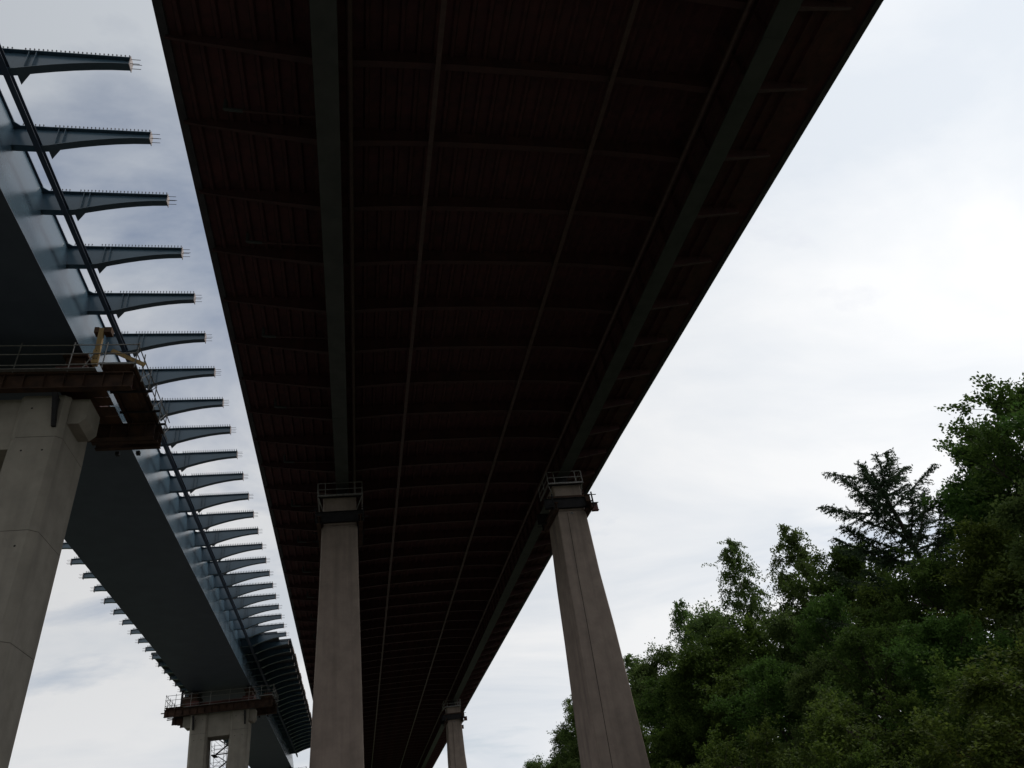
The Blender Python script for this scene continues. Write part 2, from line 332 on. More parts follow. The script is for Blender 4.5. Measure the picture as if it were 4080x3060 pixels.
# ------------------------------------------------------------------ old viaduct: piers
def old_pier(x, label, right):
    t = thing('old_pier', (x, 51.8, GZ), label, 'pier', 'tapered concrete piers of the old viaduct')
    def lift(vs): return [(a, b, c - GZ) for a, b, c in vs]
    def ring(xl, xr, yf, yb, z, ch):
        return [(xl + ch, yf, z - GZ), (xr - ch, yf, z - GZ), (xr, yf + ch, z - GZ), (xr, yb - ch, z - GZ), (xr - ch, yb, z - GZ), (xl + ch, yb, z - GZ), (xl, yb - ch, z - GZ), (xl, yf + ch, z - GZ)]
    m = MB()
    if right: prof = [(GZ - 0.5, -1.72, 2.12), (4.7, -1.63, 1.81), (13.9, -1.40, 1.52), (18.0, -1.35, 1.29), (23.05, -1.19, 1.20)]
    else: prof = [(GZ - 0.5, -2.55, 1.12), (7.0, -2.27, 1.07), (17.7, -1.75, 1.05), (23.05, -1.54, 1.06)]
    rings = []
    for z, a, b in prof:
        k = (23.05 - z) / 25.0; rings.append(ring(a, b, -0.02 * 0, 3.1 + 2.3 * k, z, 0.07))
    rings.append(ring(prof[-1][1] + 0.12, prof[-1][2] - 0.10, 0.10, 2.9, 23.28, 0.07))
    for lo, hi in zip(rings, rings[1:]): m.hexa(lo, hi)
    sh = m.build('shaft', 'old_concrete', t)
    hd = MB(); a, b = (-1.13, 1.15) if right else (-1.42, 1.01)
    hd.hexa(ring(a, b, 0.02, 2.4, 23.27, 0.06), ring(a - 0.02, b + 0.02, 0.0, 2.4, 25.52, 0.06)); hdo = hd.build('pier_head', 'old_concrete', t)
    bg_ = MB(); bg_.box(-0.45 + (0 if right else 0.02), 0.45, 0.5, 1.7, 25.52 - GZ, 25.9 - GZ).box(-0.38, 0.38, 0.62, 1.58, 25.9 - GZ, 26.45 - GZ); bg_.build('bearing', 'dark_steel', t)
    if right:                                             # poured joint down the front, and tie holes
        j = MB(); pts = [(-0.36, 23.05), (-0.50, 18.0), (-0.56, 13.9), (-0.78, 4.7), (-0.9, GZ)]
        for (xa, za), (xb, zb) in zip(pts, pts[1:]):
            j.add([(xa - .018, -0.006, za - GZ), (xa + .018, -0.006, za - GZ), (xb + .018, -0.006, zb - GZ), (xb - .018, -0.006, zb - GZ)], [(3, 2, 1, 0)])
        j.build('pour_joint', 'joint_dark', sh)
        h = MB(); h.box(-0.10, 0.10, -0.03, 0.02, 22.93 - GZ, 23.1 - GZ); h.build('fixing_plate', 'galvanised', sh)
        h = MB(); h.box(-0.05, 0.05, -0.036, -0.031, 22.97 - GZ, 23.06 - GZ); h.build('plate_hole', 'joint_dark', sh)
    # access gallery round the pier head
    gx0, gx1 = (-1.62, 1.28) if right else (-1.80, 1.48); zf, zt = 25.45 - GZ, 26.48 - GZ
    fr = MB()
    fr.bar((gx0, -0.5, zf), (gx1, -0.5, zf), 0.10, 0.12).bar((gx0, -0.5, zf), (gx0, 2.6, zf), 0.10, 0.12).bar((gx1, -0.5, zf), (gx1, 2.6, zf), 0.10, 0.12)
    fr.build('gallery_frame', 'galvanised', t)
    pl = MB(); pl.box(gx0 + 0.05, gx1 - 0.05, -0.45, -0.06, zf - 0.02, zf + 0.02); pl.build('gallery_floor', 'dark_steel', t)
    for z in (zt, (zt + zf) / 2):
        g = MB(); g.bar((gx0, -0.5, z), (gx1, -0.5, z), 0.05).bar((gx0, -0.5, z), (gx0, 2.6, z), 0.05).bar((gx1, -0.5, z), (gx1, 2.6, z), 0.05); g.build('handrail', 'galvanised', t)
    for px, py in [(gx0, -0.5), (gx0 + 0.55, -0.5), (gx1 - 0.55, -0.5), (gx1, -0.5), (gx0, 1.0), (gx1, 1.0), (gx0, 2.6), (gx1, 2.6)]:
        g = MB(); g.bar((px, py, zf), (px, py, zt), 0.06, 0.06); g.build('rail_post', 'galvanised', t)
    g = MB(); g.bar((gx0 + 0.03, -0.3, zf - 0.05), (a - 0.02, 0.3, zf - 0.9), 0.06); g.bar((gx1 - 0.03, -0.3, zf - 0.05), (b + 0.02, 0.3, zf - 0.9), 0.06); g.build('gallery_strut', 'galvanised', t)
    # steel clamp of beams and tie bars round the head
    zc = 23.82 - GZ; c = MB(); xe0, xe1 = (-2.15, 1.66) if right else (-1.95, 1.55)
    c.ibeam((xe0, -0.16, zc), (xe1, -0.16, zc), 0.26, 0.86, 0.035); c.build('clamp_beam', 'dark_steel', t)
    if right: c = MB(); c.box(xe0 + .4, xe1 - .3, -0.30, -0.02, zc + .432, zc + .60); c.build('clamp_rail', 'rusty_steel', t)
    c = MB(); c.ibeam((xe0, 2.72, zc), (xe1, 2.72, zc), 0.26, 0.86, 0.035); c.build('clamp_beam', 'dark_steel', t)
    for s, xx in ((-1, a - 0.26), (1, b + 0.26)):
        c = MB(); c.ibeam((xx + s * 0.02, -1.0, zc - 0.55), (xx + s * 0.02, 3.6, zc - 0.55), 0.30, 0.62, 0.04); c.build('clamp_cross_beam', 'rusty_steel', t)
        for yy_ in (-0.85, 3.3):
            e = MB(); e.box(xx + s * 0.24 - 0.05, xx + s * 0.24 + 0.05, yy_ - 0.05, yy_ + 0.05, zc - 0.75, zc + 0.55).tube((xx + s * 0.1, yy_, zc + .3), (xx + s * 0.62, yy_, zc + 0.3), 0.035, n=6).tube((xx + s * 0.1, yy_, zc - .4), (xx + s * 0.68, yy_, zc - 0.4), 0.035, n=6)
            e.build('tie_bar', 'dark_steel', t)
    if right:
        e = MB(); e.ibeam((1.62, -0.3, 23.28 - GZ), (2.18, -0.3, 23.28 - GZ), 0.34, 0.64, 0.035); e.build('beam_stub', 'red_primer', t)
        e = MB(); e.ibeam((1.30, -0.3, 24.08 - GZ), (1.70, -0.3, 24.08 - GZ), 0.3, 0.62, 0.035); e.build('beam_stub', 'rusty_steel', t)
        e = MB(); e.ibeam((1.10, 3.0, 22.55 - GZ), (1.9, 3.0, 22.55 - GZ), 0.3, 0.6, 0.035); e.build('beam_stub', 'rusty_steel', t)
    return t
pR = old_pier(17.25, 'brownish tapered concrete pier with a pour joint and red beam stubs, rising beside the trees', True)
pL = old_pier(-0.56, 'brownish tapered concrete pier with a plain front, nearest to the blue steel bridge', False)
copy_thing(pR, (16.75, 135.8, GZ), 'slim tapered concrete pier seen small past the jointed pier, under the deck edge')
copy_thing(pL, (-0.56, 135.8, GZ), 'tapered concrete pier hidden behind the plain-fronted old pier')
copy_thing(pR, (16.75, 219.8, GZ), 'tapered concrete pier standing one span beyond the small slim pier')

# ------------------------------------------------------------------ new bridge: steel box girder with cantilever ribs
NEW = thing('steel_box_girder_bridge', (-17.4, 33.9, 26.2), 'new blue-grey steel box girder bridge with open cantilever ribs, still under construction', 'bridge')
NI = Matrix.Translation((17.4, -33.9, -26.2))
def nb(m, name, material): o = m.build(name, material, NEW); o.matrix_parent_inverse = NI; return o
YA, YB = -45.0, 193.5
XTR, XBR, XTL, XBL, ZT, ZTL, ZB = -14.42, -13.80, -20.3, -21.52, 30.90, 30.78, 26.2
def plate(a, b, c, d, t):                                 # quad with thickness t along its normal
    a, b, c, d = map(Vector, (a, b, c, d)); n = (b - a).cross(d - a).normalized() * t; return MB().hexa([a, b, c, d], [a + n, b + n, c + n, d + n])
segs = [YA] + [15 + 15 * i for i in range(12)] + [YB]
for a, b in zip(segs, segs[1:]):
    plate((XBR, a, ZB), (XBR, b, ZB), (XTR, b, ZT), (XTR, a, ZT), 0.03)
    nb(plate((XBR - .03, a, ZB), (XTR - .03, a, ZT), (XTR - .03, b - .004, ZT), (XBR - .03, b - .004, ZB), -0.03), 'web_plate', 'blue_grey_steel')
    nb(plate((XBL, a, ZB), (XTL, a, ZTL), (XTL, b - .004, ZTL), (XBL, b - .004, ZB), 0.03), 'web_plate', 'blue_grey_steel')
    m = MB(); m.box(XBL - 0.05, XBR + 0.05, a, b - 0.004, ZB - 0.04, ZB - 0.002); nb(m, 'bottom_plate', 'blue_soffit')
    m = MB(); m.hexa([(XTL - 0.1, a, ZTL + .002), (XTR + 0.1, a, ZT + .002), (XTR + 0.1, b - .004, ZT + .002), (XTL - 0.1, b - .004, ZTL + .002)],
                     [(XTL - 0.1, a, ZTL + .04), (XTR + 0.1, a, ZT + .04), (XTR + 0.1, b - .004, ZT + .04), (XTL - 0.1, b - .004, ZTL + .04)]); nb(m, 'top_plate', 'blue_soffit')
m = MB()
for y in np.arange(12, 100, 0.3):
    for dx in (0.02, -0.2): m.tube((XTR + dx, y, ZT + .04), (XTR + dx, y, ZT + .20), 0.019, n=4)
tag(nb(m, 'edge_studs', 'stud_steel'), kind='stuff')
for s, xs_ in ((1, -13.17), (-1, -21.55)):
    m = MB(); z0 = 29.44 if s > 0 else 29.3
    m.box(xs_ - 0.12, xs_ + 0.12, YA, YB, z0 - 0.025, z0).box(xs_ - 0.01, xs_ + 0.01, YA, YB, z0, z0 + .30).box(xs_ - 0.11, xs_ + 0.11, YA, YB, z0 + .30, z0 + .32)
    nb(m, 'stringer', 'blue_soffit')
# one rib in local coordinates: u = distance from the box web outwards (+X), y across, z from its top flange
def make_rib(s, root_x, root_z, tip_dx, tip_dz):
    LN = abs(tip_dx); US = [0, 0.5, 1.25, 1.62, 2.2, 2.9, 3.6, 4.3, 5.0, LN]
    def zb(u):
        if u <= 1.4: return -1.34
        t = (u - 1.4) / (LN - 1.4); return -1.36 + (0.92) * (1 - (1 - t) ** 1.75)
    w = 0.17; m = MB()
    P = lambda u, y, z: (s * u, y, z + tip_dz * u / LN)
    def q(c8):
        if s < 0: c8 = [c8[1], c8[0], c8[3], c8[2], c8[5], c8[4], c8[7], c8[6]]
        m.add(c8, [(3, 2, 1, 0), (4, 5, 6, 7), (0, 1, 5, 4), (1, 2, 6, 5), (2, 3, 7, 6), (3, 0, 4, 7)])
    for a, b in zip(US, US[1:]):
        q([P(a, -.012, zb(a)), P(b, -.012, zb(b)), P(b, .012, zb(b)), P(a, .012, zb(a)), P(a, -.012, -.03), P(b, -.012, -.03), P(b, .012, -.03), P(a, .012, -.03)])
        q([P(a, -w, zb(a) - .03), P(b, -w, zb(b) - .03), P(b, w, zb(b) - .03), P(a, w, zb(a) - .03), P(a, -w, zb(a)), P(b, -w, zb(b)), P(b, w, zb(b)), P(a, w, zb(a))])
    q([P(0, -w, -.03), P(LN, -w, -.03), P(LN, w, -.03), P(0, w, -.03), P(0, -w, 0), P(LN, -w, 0), P(LN, w, 0), P(0, w, 0)])
    for u in (1.85, 2.12):                                # web stiffeners beside the stringer
        q([P(u, -.15, zb(u) + .002), P(u + .02, -.15, zb(u) + .002), P(u + .02, .15, zb(u) + .002), P(u, .15, zb(u) + .002), P(u, -.15, -.032), P(u + .02, -.15, -.032), P(u + .02, .15, -.032), P(u, .15, -.032)])
    rib = m.build('cantilever_rib', 'blue_grey_steel', NEW)
    g = MB(); tri = [(s * 1.58, .17, zb(1.6) - .02), (s * 2.02, .17, zb(2.02) - .02), (s * 1.58, .60, zb(1.6) - .02)]
    g.hexa(tri, [(x, y, z + .03) for x, y, z in tri]); g.build('knee_gusset', 'blue_grey_steel', rib)
    for sy in (-1, 1):
        g = MB(); g.hexa([(0, sy * .17, -.035), (s * 0.3, sy * .17, -.035), (0, sy * .47, -.035)], [(0, sy * .17, -.005), (s * 0.3, sy * .17, -.005), (0, sy * .47, -.005)]); g.build('root_gusset', 'blue_grey_steel', rib)
    e = MB(); ex = s * (LN + .004); e.box(*sorted((ex, ex + s * .03)), -.19, .19, -.57 + tip_dz, .02 + tip_dz); e.build('end_plate', 'weld_primer', rib)
    a = MB()
    for y in (-.12, .12):
        for z in (-.10, -.40): a.tube((ex + s * .03, y, z + tip_dz), (ex + s * .40, y, z + tip_dz), 0.014, n=5)
    a.build('anchor_bars', 'stud_steel', rib)
    st = MB(); k = 0.35
    while k < LN - 0.05:
        if not 1.2 < k < 1.65:
            for y in (-.1, .1):
                x, _, z = P(k, 0, 0); st.tube((x, y, z), (x, y, z + .17), 0.019, n=4).tube((x, y, z + .165), (x, y, z + .20), 0.032, n=5)
        k += 0.165
    tag(st.build('shear_studs', 'stud_steel', rib), kind='stuff')
    return rib
NRIB = range(-3, 46)
for s, rx, rz, tdx, tdz in ((1, XTR, ZT, 5.70, 0.0), (-1, XTL, ZTL, 5.66, -0.14)):
    proto = make_rib(s, rx, rz, tdx, tdz); proto.matrix_parent_inverse = NI
    for n_, i in enumerate(NRIB):
        loc = (rx, 19.88 + 3.75 * i, rz)
        if n_ == 0: proto.location = loc
        else: part(proto, NEW, loc)
# concrete slab panels already laid on the far bays
def panel(name, x0, x1, y0, y1, z): m = MB(); m.box(x0, x1, y0, y1, z + .012, z + .27); return nb(m, name, 'slab_concrete')
for i in range(21, 46):
    ya = 19.88 + 3.75 * i + 0.02; yb = ya + 3.71 if i < 45 else YB - 1
    if i == 21: panel('slab_panel', -14.3, -11.9, ya, yb, ZT)
    elif i == 22: panel('slab_panel', -14.3, -9.9, ya, yb, ZT)
    else: panel('slab_panel', -14.3, -8.42 + 0.05 * math.sin(i * 2.3), ya, yb, ZT)
    if i > 22: panel('slab_panel', -26.2, -20.4, ya, yb, 30.76); 
    if i > 22: panel('slab_panel', -20.35, -14.35, ya, yb, ZT + 0.035)
    if i > 23:                                            # formwork battens at the slab edge
        m = MB(); x = -8.42 + 0.05 * math.sin(i * 2.3)
        m.box(x + .003, x + 0.09, ya + 0.3, yb - 0.5, ZT - 0.08, ZT + 0.3); nb(m, 'edge_board', 'rust_plank')

# ------------------------------------------------------------------ new bridge: piers
def new_pier(label):
    t = thing('new_pier', (-17.4, 33.9, GZ), label, 'pier', 'twin-column concrete piers of the new bridge')
    cx, cy = -17.4, 33.9
    def ring(xl, xr, yf, yb, z, ch): 
        return [(xl + ch - cx, yf - cy, z - GZ), (xr - ch - cx, yf - cy, z - GZ), (xr - cx, yf + ch - cy, z - GZ), (xr - cx, yb - ch - cy, z - GZ), (xr - ch - cx, yb - cy, z - GZ), (xl + ch - cx, yb - cy, z - GZ), (xl - cx, yb - ch - cy, z - GZ), (xl - cx, yf + ch - cy, z - GZ)]
    lifts = [GZ - 0.5, 1.2, 6.1, 10.98, 15.92, 20.83, 23.25]
    for side in (0, 1):
        def xr(z):
            if side: k = (20.83 - z) * 0.045 if z < 20.83 else 0; return -16.05 - k, -13.78 - k * 0.55
            k = (20.83 - z) * 0.03 if z < 20.83 else 0; return -21.05 + k * 0.5, -18.85 + k
        colm = None
        for a, b in zip(lifts, lifts[1:]):
            m = MB(); (xa0, xa1), (xb0, xb1) = xr(a), xr(b); g = 0.012
            ca, cb = 0.42 - 0.012 * (a + 2), 0.42 - 0.012 * (b + 2)
            ca, cb = (0.55 - 0.014 * max(a, 0)), (0.55 - 0.014 * max(b, 0))
            m.hexa(ring(xa0, xa1, 33.9, 37.5, a + g, ca), ring(xb0, xb1, 33.9, 37.5, b - g, cb)); o = m.build('column_lift', 'new_concrete', t)
            j = MB(); j.hexa(ring(xb0 + .02, xb1 - .02, 33.92, 37.48, b - g, cb), ring(xb0 + .02, xb1 - .02, 33.92, 37.48, b + g, cb)); j.build('lift_joint', 'joint_dark', o)
            if b > 3:
                h = MB(); z = b - 0.75 - GZ
                for fx in (0.30, 0.70):
                    x = xb0 + (xb1 - xb0) * fx - cx; ri = [(x + .05 * math.cos(k * math.pi / 4), -0.004, z + .05 * math.sin(k * math.pi / 4)) for k in range(8)]
                    h.add(ri, [tuple(range(7, -1, -1))])
                h.build('tie_hole', 'joint_dark', o)
        # corbel for the launching frame
        c = MB(); xo, xi = (-12.95, -13.80) if side else (-22.0, -21.03); zl = 21.75 - GZ; zh = 23.2 - GZ; k = 0.3 if side else -0.3
        lo = [(xi - cx, 0.35, zl), (xo - k - cx, 0.35, zl), (xo - k - cx, 2.15, zl), (xi - cx, 2.15, zl)]; mi = [(xi - cx, 0.35, zl + .3), (xo - cx, 0.35, zl + .3), (xo - cx, 2.15, zl + .3), (xi - cx, 2.15, zl + .3)]
        hi = [(x, y, zh) for x, y, z in mi]
        if not side: lo, mi, hi = lo[::-1], mi[::-1], hi[::-1]
        c.hexa(lo, mi); c.hexa(mi, hi); c.build('corbel', 'new_concrete', t)
        b = MB(); bx = (-14.2 if side else -20.6) - cx                       # hanging bracket on the front
        b.hexa([(bx - .07, -0.16, 21.35 - GZ), (bx + .11, -0.16, 21.35 - GZ), (bx + .11, -0.004, 21.35 - GZ), (bx - .07, -0.004, 21.35 - GZ)], [(bx - .12, -0.75, 22.95 - GZ), (bx + .10, -0.75, 22.95 - GZ), (bx + .10, -0.45, 22.95 - GZ), (bx - .12, -0.45, 22.95 - GZ)])
        b.box(bx - .10, bx + .0, -0.10, -0.004, 21.6 - GZ, 23.0 - GZ); b.build('hanging_bracket', 'dark_steel', t)
    m = MB(); m.box(-18.84 - cx, -16.06 - cx, 0.30, 3.3, 20.35 - GZ, 23.24 - GZ); m.build('cross_head', 'new_concrete', t)
    return t
NP = new_pier('pale chamfered twin-column concrete pier beside the timber prop, plain between its columns')

# launching frame: rusty beams, plank galleries and tube railings round the pier top
def launching_frame(label):
    cx, cy, cz = -17.4, 33.9, 23.25
    t = thing('launching_frame', (cx, cy, cz), label, 'scaffold frame', 'rusty launching frames on the new piers')
    def pb(m, name, ma, parent=t):
        m.v = [(x - cx, y - cy, z - cz) for x, y, z in m.v]; return m.build(name, ma, parent)
    for y in (33.22, 38.2):
        m = MB(); m.ibeam((-24.2, y, 23.58), (-10.75, y, 23.58), 0.42, 0.92, 0.05)
        for x in np.arange(-23.8, -10.8, 0.9): m.box(x - .012, x + .012, y - .2, y + .2, 23.17, 23.99)
        pb(m, 'cross_girder', 'rusty_steel')
    for x, yb, z in ((-23.7, 43.4, 24.10), (-22.4, 43.4, 24.10), (-12.2, 40.3, 24.36), (-10.95, 40.3, 24.36)):
        m = MB(); m.ibeam((x, 33.46, z), (x, yb, z), 0.2, 0.20, 0.03); pb(m, 'bearer', 'rusty_steel')
    for x0, x1, n, ya, yb, z in ((-12.38, -10.7, 6, 32.95, 40.2, 24.47), (-24.15, -21.9, 8, 32.95, 43.4, 24.21)):
        for k in range(n):
            a = x0 + (x1 - x0) * k / n; m = MB(); m.box(a + .006, a + (x1 - x0) / n - .006, ya + 0.03 * (k % 2), yb - 0.10 * (k % 3), z, z + .045); pb(m, 'plank', 'rust_plank')
    m = MB(); m.bar((-12.42, 32.92, 24.50), (-10.66, 32.92, 24.50), 0.05, 0.10); pb(m, 'toe_board', 'galvanised')
    for k in range(2):
        m = MB(); m.box(-21.8, -12.45, 32.72 + k * 0.26, 32.96 + k * 0.26, 24.07, 24.11); pb(m, 'plank', 'galvanised' if k == 0 else 'rust_plank')
    # boarded bay between pier and gallery, with a heavy rear girder
    for k in range(5):
        a = 33.5 + 0.93 * k; m = MB(); m.box(-13.55, -12.42, a + .01, a + (0.86 if k != 2 else 0.78), 24.02, 24.07); pb(m, 'floor_board', 'rust_plank')
    for y in (39.1, 39.75):
        m = MB(); m.ibeam((-14.2, y, 23.75), (-10.75, y, 23.75), 0.3, 0.7, 0.04); pb(m, 'rear_girder', 'rusty_steel')
    for x in (-13.1, -12.0):
        m = MB(); m.box(x - .10, x + .10, 40.0, 40.25, 23.2, 23.4); pb(m, 'girder_lug', 'dark_steel')
    for y in (41.4, 43.0):
        m = MB(); m.ibeam((-24.1, y, 23.8), (-21.2, y, 23.8), 0.26, 0.34, 0.03); pb(m, 'rear_girder', 'rusty_steel')
    for k, (y, o_) in enumerate(((34.4, .75), (35.3, .45), (37.6, .6), (38.6, .85), (40.4, .3), (42.2, .5))):
        m = MB(); m.bar((-24.1 - o_, y, 23.92), (-21.9, y, 23.90), 0.13, 0.11); pb(m, 'timber_bearer', 'dark_steel')
    for y in (35.2, 37.2, 38.6):
        m = MB(); m.bar((-10.35, y, 24.28), (-12.4, y, 24.26), 0.12, 0.10); pb(m, 'timber_bearer', 'dark_steel')
    # launching bearings between frame and box
    for x in (-13.9, -20.9):
        m = MB(); m.box(x - .75, x + .75, 33.6, 37.6, 24.05, 24.85); pb(m, 'bearing_block', 'red_primer')
        m = MB(); m.box(x - .45, x + .45, 33.9, 37.3, 24.85, 25.6).box(x - .6, x + .6, 33.7, 37.4, 25.6, 25.75); pb(m, 'bearing_pad', 'rusty_steel')
        m = MB(); m.box(x - .40, x + .40, 34.2, 37.1, 25.75, 26.14); pb(m, 'slide_plate', 'dark_steel')
    m = MB(); m.ibeam((-20.1, 34.4, 24.45), (-14.7, 34.4, 24.45), 0.3, 0.7, 0.04); pb(m, 'spreader_beam', 'red_primer')
    # side guide: tall post and panel on the outer side
    m = MB(); m.ibeam((-22.4, 34.3, 24.36), (-22.4, 34.3, 26.45), 0.26, 0.26, 0.03, (0, 1, 0)).box(-22.75, -22.05, 34.05, 34.55, 26.45, 26.5); pb(m, 'guide_post', 'dark_steel')
    m = MB(); m.box(-22.28, -21.35, 34.1, 34.3, 24.36, 25.6); pb(m, 'guide_panel', 'rusty_steel')
    m = MB(); m.box(-11.95, -11.2, 34.6, 35.0, 24.36, 25.1).box(-12.1, -11.0, 34.9, 35.6, 25.1, 25.22); pb(m, 'guide_panel', 'red_primer')
    for x in (-11.75, -11.5):
        m = MB(); m.tube((x, 34.3, 24.4), (x, 34.3, 25.35), 0.03, n=6); pb(m, 'prop_tube', 'galvanised')
    # tube railing
    R_ = []
    for z in (25.69, 25.13, 24.45):
        R_ += [((-13.75, 32.9, z), (-10.6, 32.9, z)), ((-24.1, 32.9, z), (-13.75, 32.9, z - .02)), ((-10.68, 32.8, z), (-10.68, 40.7, z)), ((-24.1, 32.8, z), (-24.1, 40.7, z))]
    for a, b in R_:
        m = MB(); m.tube(a, b, 0.030, n=6); pb(m, 'rail_tube', 'galvanised')
    for x in (-24.1, -22.9, -21.0, -18.6, -16.2, -13.75, -12.2, -10.68):
        m = MB(); m.tube((x - .02, 32.9, 24.0 if x < -12.5 else 24.2), (x + .05, 32.9, 25.85), 0.030, n=6); pb(m, 'rail_post', 'galvanised')
    for y in (34.2, 35.6, 37.0, 38.4, 39.8):
        for x in (-10.66, -24.12):
            m = MB(); m.tube((x, y, 24.2), (x, y, 26.0), 0.030, n=6); pb(m, 'rail_post', 'galvanised')
            m = MB(); m.tube((x, y, 24.4), (x, y + 1.2, 25.6), 0.026, n=6); pb(m, 'rail_brace', 'galvanised')
    m = MB(); m.tube((-13.2, 32.95, 24.1), (-12.7, 32.9, 25.1), 0.03, n=6); pb(m, 'rail_brace', 'galvanised')
    return t
LF = launching_frame('rusty launching frame with tube railing round the top of the pier by the timber prop')
# timber prop and sloping plank on the first frame
t = thing('timber_prop', (-12.66, 33.15, 24.53), 'yellow timber prop with brown head plate standing on the rusty frame against the blue web', 'timber prop')
m = MB(); m.box(-.12, .12, -.10, .10, 0, 2.42); m.build('post', 'timber', t)
m = MB(); m.box(-.15, .17, -.15, -.105, 0.10, 0.95); m.build('splice_board', 'timber', t)
for x, z in ((-.05, .35), (.06, .35), (-.05, .62), (.06, .62), (.0, .85)):
    m = MB(); m.tube((x, -.152, z), (x, -.175, z), 0.028, n=6); m.build('bolt', 'dark_steel', t)
for sx, w in ((-1, .22), (1, .36)):
    m = MB(); a, b = sorted((sx * .125, sx * (.125 + w))); m.box(a, b, -.12, .32, 2.12, 2.46); m.build('head_plate', 'rust_plank', t)
m = MB(); m.bar((-11.95, 33.05, 25.42), (-10.25, 33.05, 24.45), 0.06, 0.22); o = m.build('timber_plank', 'timber'); tag(o, 'yellow timber plank leaning down across the frame railing', 'plank')

copy_thing(NP, (-17.4, 108.9, GZ), 'pale twin-column concrete pier with a scaffold stair tower between its columns')
copy_thing(LF, (-17.4, 108.9, 23.25), 'rusty launching frame with timber ends jutting out, above the stair tower pier')
copy_thing(NP, (-17.4, 183.9, GZ), 'twin-column concrete pier under the free end of the blue girder')
copy_thing(LF, (-17.4, 183.9, 23.25), 'rusty launching frame under the free end of the blue girder')

# scaffold stair tower inside the opening of the second new pier
t = thing('scaffold_stair_tower', (-17.35, 111.6, GZ), 'tube scaffold stair tower standing between the pale pier columns', 'stair tower')
TW, TD = 1.05, 1.2
for x in (-TW, 0.55, TW):
    for y in (-TD, TD):
        m = MB(); m.tube((x, y, 0), (x, y, 22.0), 0.032, n=6); m.build('upright', 'galvanised', t)
zz = 0.3; k = 0
while zz < 21:
    for z in (zz + 0.5, zz + 1.0):
        m = MB()
        for y in (-TD, TD): m.tube((-TW, y, z), (TW, y, z), 0.024, n=5)
        for x in (-TW, TW): m.tube((x, -TD, z), (x, TD, z), 0.024, n=5)
        m.build('ledger', 'galvanised', t)
    m = MB(); s = 1 if k % 2 else -1
    m.tube((-TW * s, -TD - .03, zz), (TW * s, -TD - .03, zz + 2.0), 0.022, n=5); m.tube((TW * s, TD + .03, zz), (-TW * s, TD + .03, zz + 2.0), 0.022, n=5); m.build('diagonal', 'galvanised', t)
    m = MB(); m.box(-TW, -TW + 0.55, -TD, TD, zz - .07, zz); m.box(-TW + .55, TW, -TD, -TD + 0.5, zz - .07, zz); m.build('landing', 'dark_steel', t)
    m = MB(); m.bar((-TW + 0.6, -TD + .3, zz), (TW - .1, -TD + .3, zz + 1.0), 0.5, 0.08); m.bar((TW - .1, TD - .4, zz + 1.0), (-TW + 0.6, TD - .4, zz + 2.0), 0.5, 0.08); m.build('stair_flight', 'dark_steel', t)
    zz += 2.0; k += 1

# ------------------------------------------------------------------ trees
def np_mesh(name, V, F, material, parent=None):
    me = bpy.data.meshes.new(name); n = len(F); k = F.shape[1]
    me.vertices.add(len(V)); me.vertices.foreach_set('co', V.astype(np.float32).ravel())
    me.loops.add(n * k); me.loops.foreach_set('vertex_index', F.astype(np.int32).ravel())
    me.polygons.add(n); me.polygons.foreach_set('loop_start', np.arange(0, n * k, k, dtype=np.int32)); 
    me.update(calc_edges=True); me.materials.append(MATS[material]); return me
def leaves(C, D, ln, wd, flat=0.0):
    """quads (bent diamonds) at centres C, long axis about D"""
    n = len(C); D = D + rng.normal(0, 0.55, (n, 3)); D /= np.linalg.norm(D, axis=1, keepdims=True) + 1e-9
    U = rng.normal(0, 1, (n, 3)); U[:, 2] *= (1 - flat); B = np.cross(D, U); B /= np.linalg.norm(B, axis=1, keepdims=True) + 1e-9
    if flat: 
        Z = np.array([0, 0, 1.0]); Bf = np.cross(D, Z); Bf /= np.linalg.norm(Bf, axis=1, keepdims=True) + 1e-9; B = B * (1 - flat) + Bf * flat; B /= np.linalg.norm(B, axis=1, keepdims=True) + 1e-9
    l = ln * rng.uniform(0.65, 1.3, (n, 1)); w = wd * rng.uniform(0.65, 1.3, (n, 1))
    V = np.stack([C - D * l * 0.5, C + B * w * 0.5 - D * l * .05, C + D * l * 0.5, C - B * w * 0.5 - D * l * .05], 1).reshape(-1, 3)
    return V, np.arange(4 * n).reshape(-1, 4)
def tubes(paths, n=5):
    V = []; F = []; o = 0
    for P, Rr in paths:
        P = np.asarray(P, float); k = len(P); T = np.gradient(P, axis=0); T /= np.linalg.norm(T, axis=1, keepdims=True) + 1e-9
        ref = np.array([0.3, 0.9, 0.1]); X = np.cross(T, ref); X /= np.linalg.norm(X, axis=1, keepdims=True) + 1e-9; Yv = np.cross(T, X)
        a = np.linspace(0, 2 * np.pi, n, endpoint=False); ring = P[:, None] + (X[:, None] * np.cos(a)[None, :, None] + Yv[:, None] * np.sin(a)[None, :, None]) * np.asarray(Rr)[:, None, None]
        V.append(ring.reshape(-1, 3))
        i = np.arange(k - 1)[:, None]; j = np.arange(n)[None]; F.append(np.stack([o + i * n + j, o + i * n + (j + 1) % n, o + (i + 1) * n + (j + 1) % n, o + (i + 1) * n + j], -1).reshape(-1, 4)); o += k * n
    return np.concatenate(V), np.concatenate(F)
def bent(p, d, ln, k, up=0.0, wob=0.12):
    P = [np.array(p, float)]; d = np.array(d, float); d /= np.linalg.norm(d)
    for i in range(k):
        d = d + np.array([0, 0, up]) / k + rng.normal(0, wob, 3) * 0.6; d /= np.linalg.norm(d); P.append(P[-1] + d * ln / k)
    return np.array(P), d

